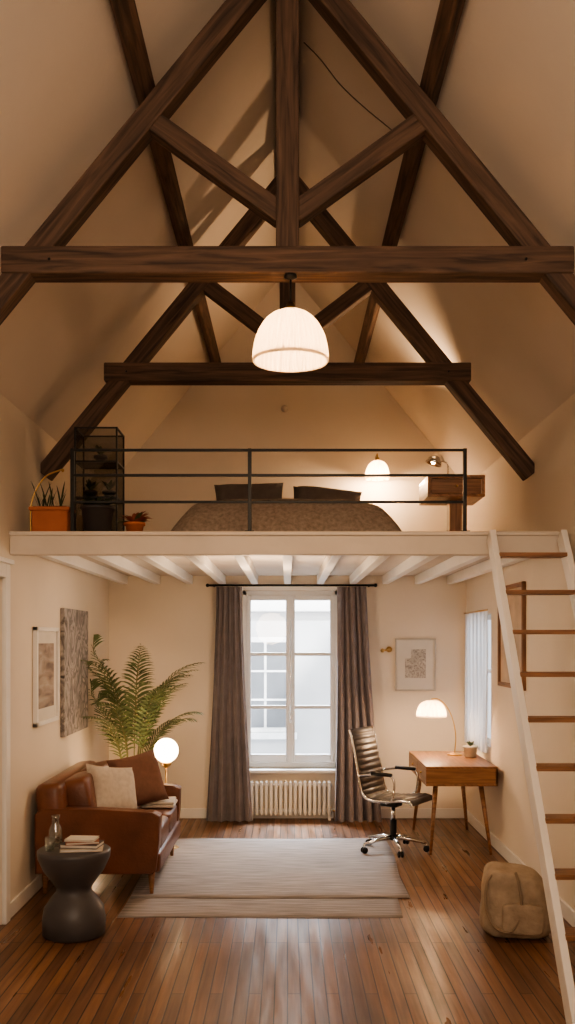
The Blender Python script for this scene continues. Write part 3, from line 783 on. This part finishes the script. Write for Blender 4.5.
# ------------------------------------------------------------------ office chair
b = MB("office_chair")
path = spline([(.24, 0, .425), (.22, 0, .455), (.14, 0, .462), (0, 0, .445), (-.13, 0, .445), (-.20, 0, .475), (-.235, 0, .56), (-.26, 0, .70), (-.295, 0, .86), (-.33, 0, 1.0), (-.345, 0, 1.02)], 16)
N = len(path); hw = .205; vs = []; fs = []
acc = 0
for i, p in enumerate(path):
    if i: acc += (p-path[i-1]).length
    tdir = (path[min(i+1, N-1)]-path[max(i-1, 0)]).normalized()
    up_ = Vector((tdir.z, 0, -tdir.x))
    rib = abs(math.sin(math.pi*acc/.052))**.6*.012+.006
    for (y, kk) in ((-hw, .3), (-hw*.92, 1), (0, 1), (hw*.92, 1), (hw, .3)):
        vs.append(p+Vector((0, y, 0))+up_*rib*kk)
    for (y, kk) in ((-hw, .3), (-hw*.92, 1), (0, 1), (hw*.92, 1), (hw, .3)):
        vs.append(p+Vector((0, y, 0))-up_*rib*kk)
for i in range(N-1):
    a = i*10
    for k in range(4):
        fs.append([a+k, a+k+1, a+k+11, a+k+10]); fs.append([a+5+k, a+15+k, a+16+k, a+6+k])
    fs.append([a, a+10, a+15, a+5]); fs.append([a+4, a+9, a+19, a+14])
b.add(vs, fs, M_blackleather, True)
for s_ in (-1, 1):
    b.tube([p+Vector((0, s_*(hw+.008), 0)) for p in path], .011, M_chrome, 8)
    b.tube(spline([(.05, s_*.214, .45), (.08, s_*.232, .50), (.09, s_*.234, .61), (.05, s_*.234, .665), (-.08, s_*.232, .668), (-.20, s_*.225, .655), (-.255, s_*.214, .64)]), .010, M_chrome, 8)
    b.tube([(.07, s_*.234, .672), (-.12, s_*.232, .674)], .016, M_black, 10)
b.tube([(.0, -.20, .435), (.0, .20, .435)], .014, M_chrome, 8); b.tube([(-.12, -.20, .435), (-.12, .20, .435)], .014, M_chrome, 8)
b.tube([(-.255, -.20, .68), (-.275, 0, .68), (-.255, .20, .68)], .012, M_chrome, 8)
b.box(-.13, .03, -.06, .06, .375, .43, M_black, .012)
b.tube([(-.03, 0, .38), (-.03, 0, .24)], .018, M_chrome, 16); b.tube([(-.03, 0, .26), (-.03, 0, .09)], .028, M_black, 16)
for i in range(5):
    a = math.radians(72*i+20); dx, dy = math.cos(a), math.sin(a)
    b.tube([(-.03, 0, .115), (-.03+dx*.12, dy*.12, .105), (-.03+dx*.28, dy*.28, .075)], .022, M_chrome, 10, r2=.012)
    for s_ in (-1, 1):
        c = Vector((-.03+dx*.28-dy*.014*s_, dy*.28+dx*.014*s_, .027))
        b.lathe([(0, -.009), (.02, -.009), (.026, -.005), (.026, .005), (.02, .009), (0, .009)], M_black, 18, T_(*c) @ Rz(math.degrees(a)+0) @ Rx(90))
    b.tube([(-.03+dx*.28, dy*.28, .03), (-.03+dx*.28, dy*.28, .075)], .009, M_chrome, 8)
b.done(loc=(.925, 8.06, .017), rotz=math.radians(-32))

# ------------------------------------------------------------------ ladder stair
b = MB("loft_ladder")
lt = Vector((0, 6.12, 2.50)); lb = Vector((0, 4.30, 0.0))
for x in (1.31, 1.765):
    b.beam((x, lb.y+.03, .02), (x, lt.y-.01, lt.z-.02), .04, .11, M_white, up=(1, 0, 0), bev=.005)
    b.box(x-.02, x+.02, lb.y-.06, lb.y+.10, 0, .04, M_white, .004)
for k in range(10):
    z = 2.34-.244*k; y = lb.y+(lt.y-lb.y)*z/2.5
    b.box(1.325, 1.75, y-.07, y+.07, z-.013, z+.013, M_tread, .004)
b.done()

# bag
b = MB("canvas_bag")
def sup(x, e): return math.copysign(abs(x)**e, x)
vs = []; fs = []; n = 48; h = 30
for j in range(h+1):
    ph = -math.pi/2+math.pi*j/h
    for i in range(n):
        th = 2*math.pi*i/n
        x = sup(math.cos(ph), .35)*sup(math.cos(th), .5)*.205; y = sup(math.cos(ph), .35)*sup(math.sin(th), .6)*.16; z = sup(math.sin(ph), .55)*.20
        sag = 1+.10*(-z/.19)
        top = 1 if z > 0 else 0
        z2 = z+.20+top*(.014*math.sin(14*x+5*y)-.05*(x/.2)+.012*math.sin(25*y))
        wr = 1+.03*math.sin(23*z+6*th)+.025*math.sin(5*th+9*z)+.012*math.sin(11*th-31*z)
        vs.append((x*sag*wr, y*sag*wr, max(.001, z2)))
for j in range(h):
    for i in range(n):
        a = j*n+i; c = j*n+(i+1) % n; fs.append([a, c, c+n, a+n])
BM = T_(1.40, 5.84, 0) @ Rz(-12)
b.add(vs, fs, M_canvas, True, BM)
b.tube(spline([(-.13, -.10, .39), (-.17, -.155, .34), (-.175, -.185, .20), (-.12, -.205, .09), (-.03, -.20, .07), (.03, -.19, .18), (.02, -.17, .33), (.0, -.11, .40)]), .009, M_strap, 8, BM)
b.rbox(tuple(BM @ Vector((0.04, -.172, .14))), (.24, .06, .18), M_canvas, .35, Rz(-12))
b.done()

# ------------------------------------------------------------------ exterior
b = MB("street_facade")
FY = 15.0
b.box(-9, 9, FY, FY+.4, -4, 4.6, M_facade)
for i in range(-5, 6):
    for z in (-2.6, .35, 3.1):
        x = i*1.55-.35
        b.box(x-.42, x+.42, FY-.03, FY, z, z+1.5, M_fac_trim, .01); b.box(x-.34, x-.02, FY-.05, FY-.03, z+.08, z+1.42, M_fac_dark); b.box(x+.02, x+.34, FY-.05, FY-.03, z+.08, z+1.42, M_fac_dark)
        for q in (.5, .95): b.box(x-.34, x+.34, FY-.06, FY-.05, z+q, z+q+.03, M_fac_trim)
        b.box(x-.5, x+.5, FY-.14, FY, z-.1, z, M_fac_trim, .01)
b.box(-9, 9, FY-.2, FY, 2.25, 2.42, M_fac_trim, .02); b.box(-9, 9, FY-.3, FY+.4, 4.6, 4.8, M_fac_trim, .02)
b.done()
b = MB("street_ground"); b.box(-14, 14, 9.95, 30, -4.1, -4, M_facade); b.done()

# ------------------------------------------------------------------ lights
def light(name, kind, loc, energy, col, size=.1, rot=None, **kw):
    l = bpy.data.lights.new(name, kind); l.energy = energy; l.color = col
    if kind in ('POINT', 'SPOT'): l.shadow_soft_size = size
    if kind == 'AREA':
        l.shape = 'RECTANGLE'; l.size = size[0]; l.size_y = size[1]
    if kind == 'SPOT':
        l.spot_size = math.radians(kw.get('ang', 90)); l.spot_blend = .8
    o = bpy.data.objects.new(name, l); o.location = loc
    if rot: o.rotation_euler = [math.radians(a) for a in rot]
    C.objects.link(o); return o
warm = (1.0, .64, .36); warm2 = (1.0, .80, .62)
light("pendant_bulb_light", 'POINT', (px, py, pz+.05), 24, warm, .05)
light("desk_lamp_light", 'POINT', (1.325, 8.75, 1.09), 18, warm, .04)
light("uplight_fill_light", 'POINT', (ux, uy, .20), 16, warm, .05)  # fill from the added uplight, warms the space under the loft
light("wall_lamp_light", 'POINT', (.89, 9.38, 3.37), 28, warm, .04)
light("reading_lamp_light", 'SPOT', (1.22, 7.70, 3.45), 65, warm, .03, rot=(0, 155, 0), ang=110)
light("rear_fill_light", 'AREA', (0, -.5, 3.2), 82, warm2, (2.6, 2.0), rot=(96, 0, 0))  # added fill from behind the camera, no fixture
light("loft_underside_fill", 'POINT', (-.2, 7.4, 1.95), 28, (1.0, .70, .44), .2)  # invisible fill added to brighten the joists, no lamp hangs here
light("sky_daylight", 'AREA', (0.03, 11.3, 3.9), 900, (.84, .92, 1.0), (2.2, 1.6), rot=(-48, 0, 0))
s = bpy.data.lights.new("sun", 'SUN'); s.energy = 7.0; s.angle = .05; s.color = (1, .98, .95)
so = bpy.data.objects.new("sun", s); so.rotation_euler = Vector((.15, 1, -.75)).to_track_quat('-Z', 'Y').to_euler(); C.objects.link(so)

w = bpy.data.worlds.new("world"); bpy.context.scene.world = w; w.use_nodes = True
bg = w.node_tree.nodes["Background"]; bg.inputs[0].default_value = (.82, .90, 1, 1); bg.inputs[1].default_value = 2.4

# ------------------------------------------------------------------ camera
cam = bpy.data.cameras.new("camera"); co = bpy.data.objects.new("camera", cam); C.objects.link(co)
co.location = (0, 0, 1.805); co.rotation_euler = (math.pi/2, 0, 0)
cam.sensor_fit = 'AUTO'; cam.sensor_width = 36; cam.lens = 950/1024*36; cam.shift_y = .125; cam.clip_start = .05
bpy.context.scene.camera = co
vs_ = bpy.context.scene.view_settings
vs_.view_transform = 'AgX'; vs_.look = 'AgX - Medium High Contrast'; vs_.exposure = 0.5
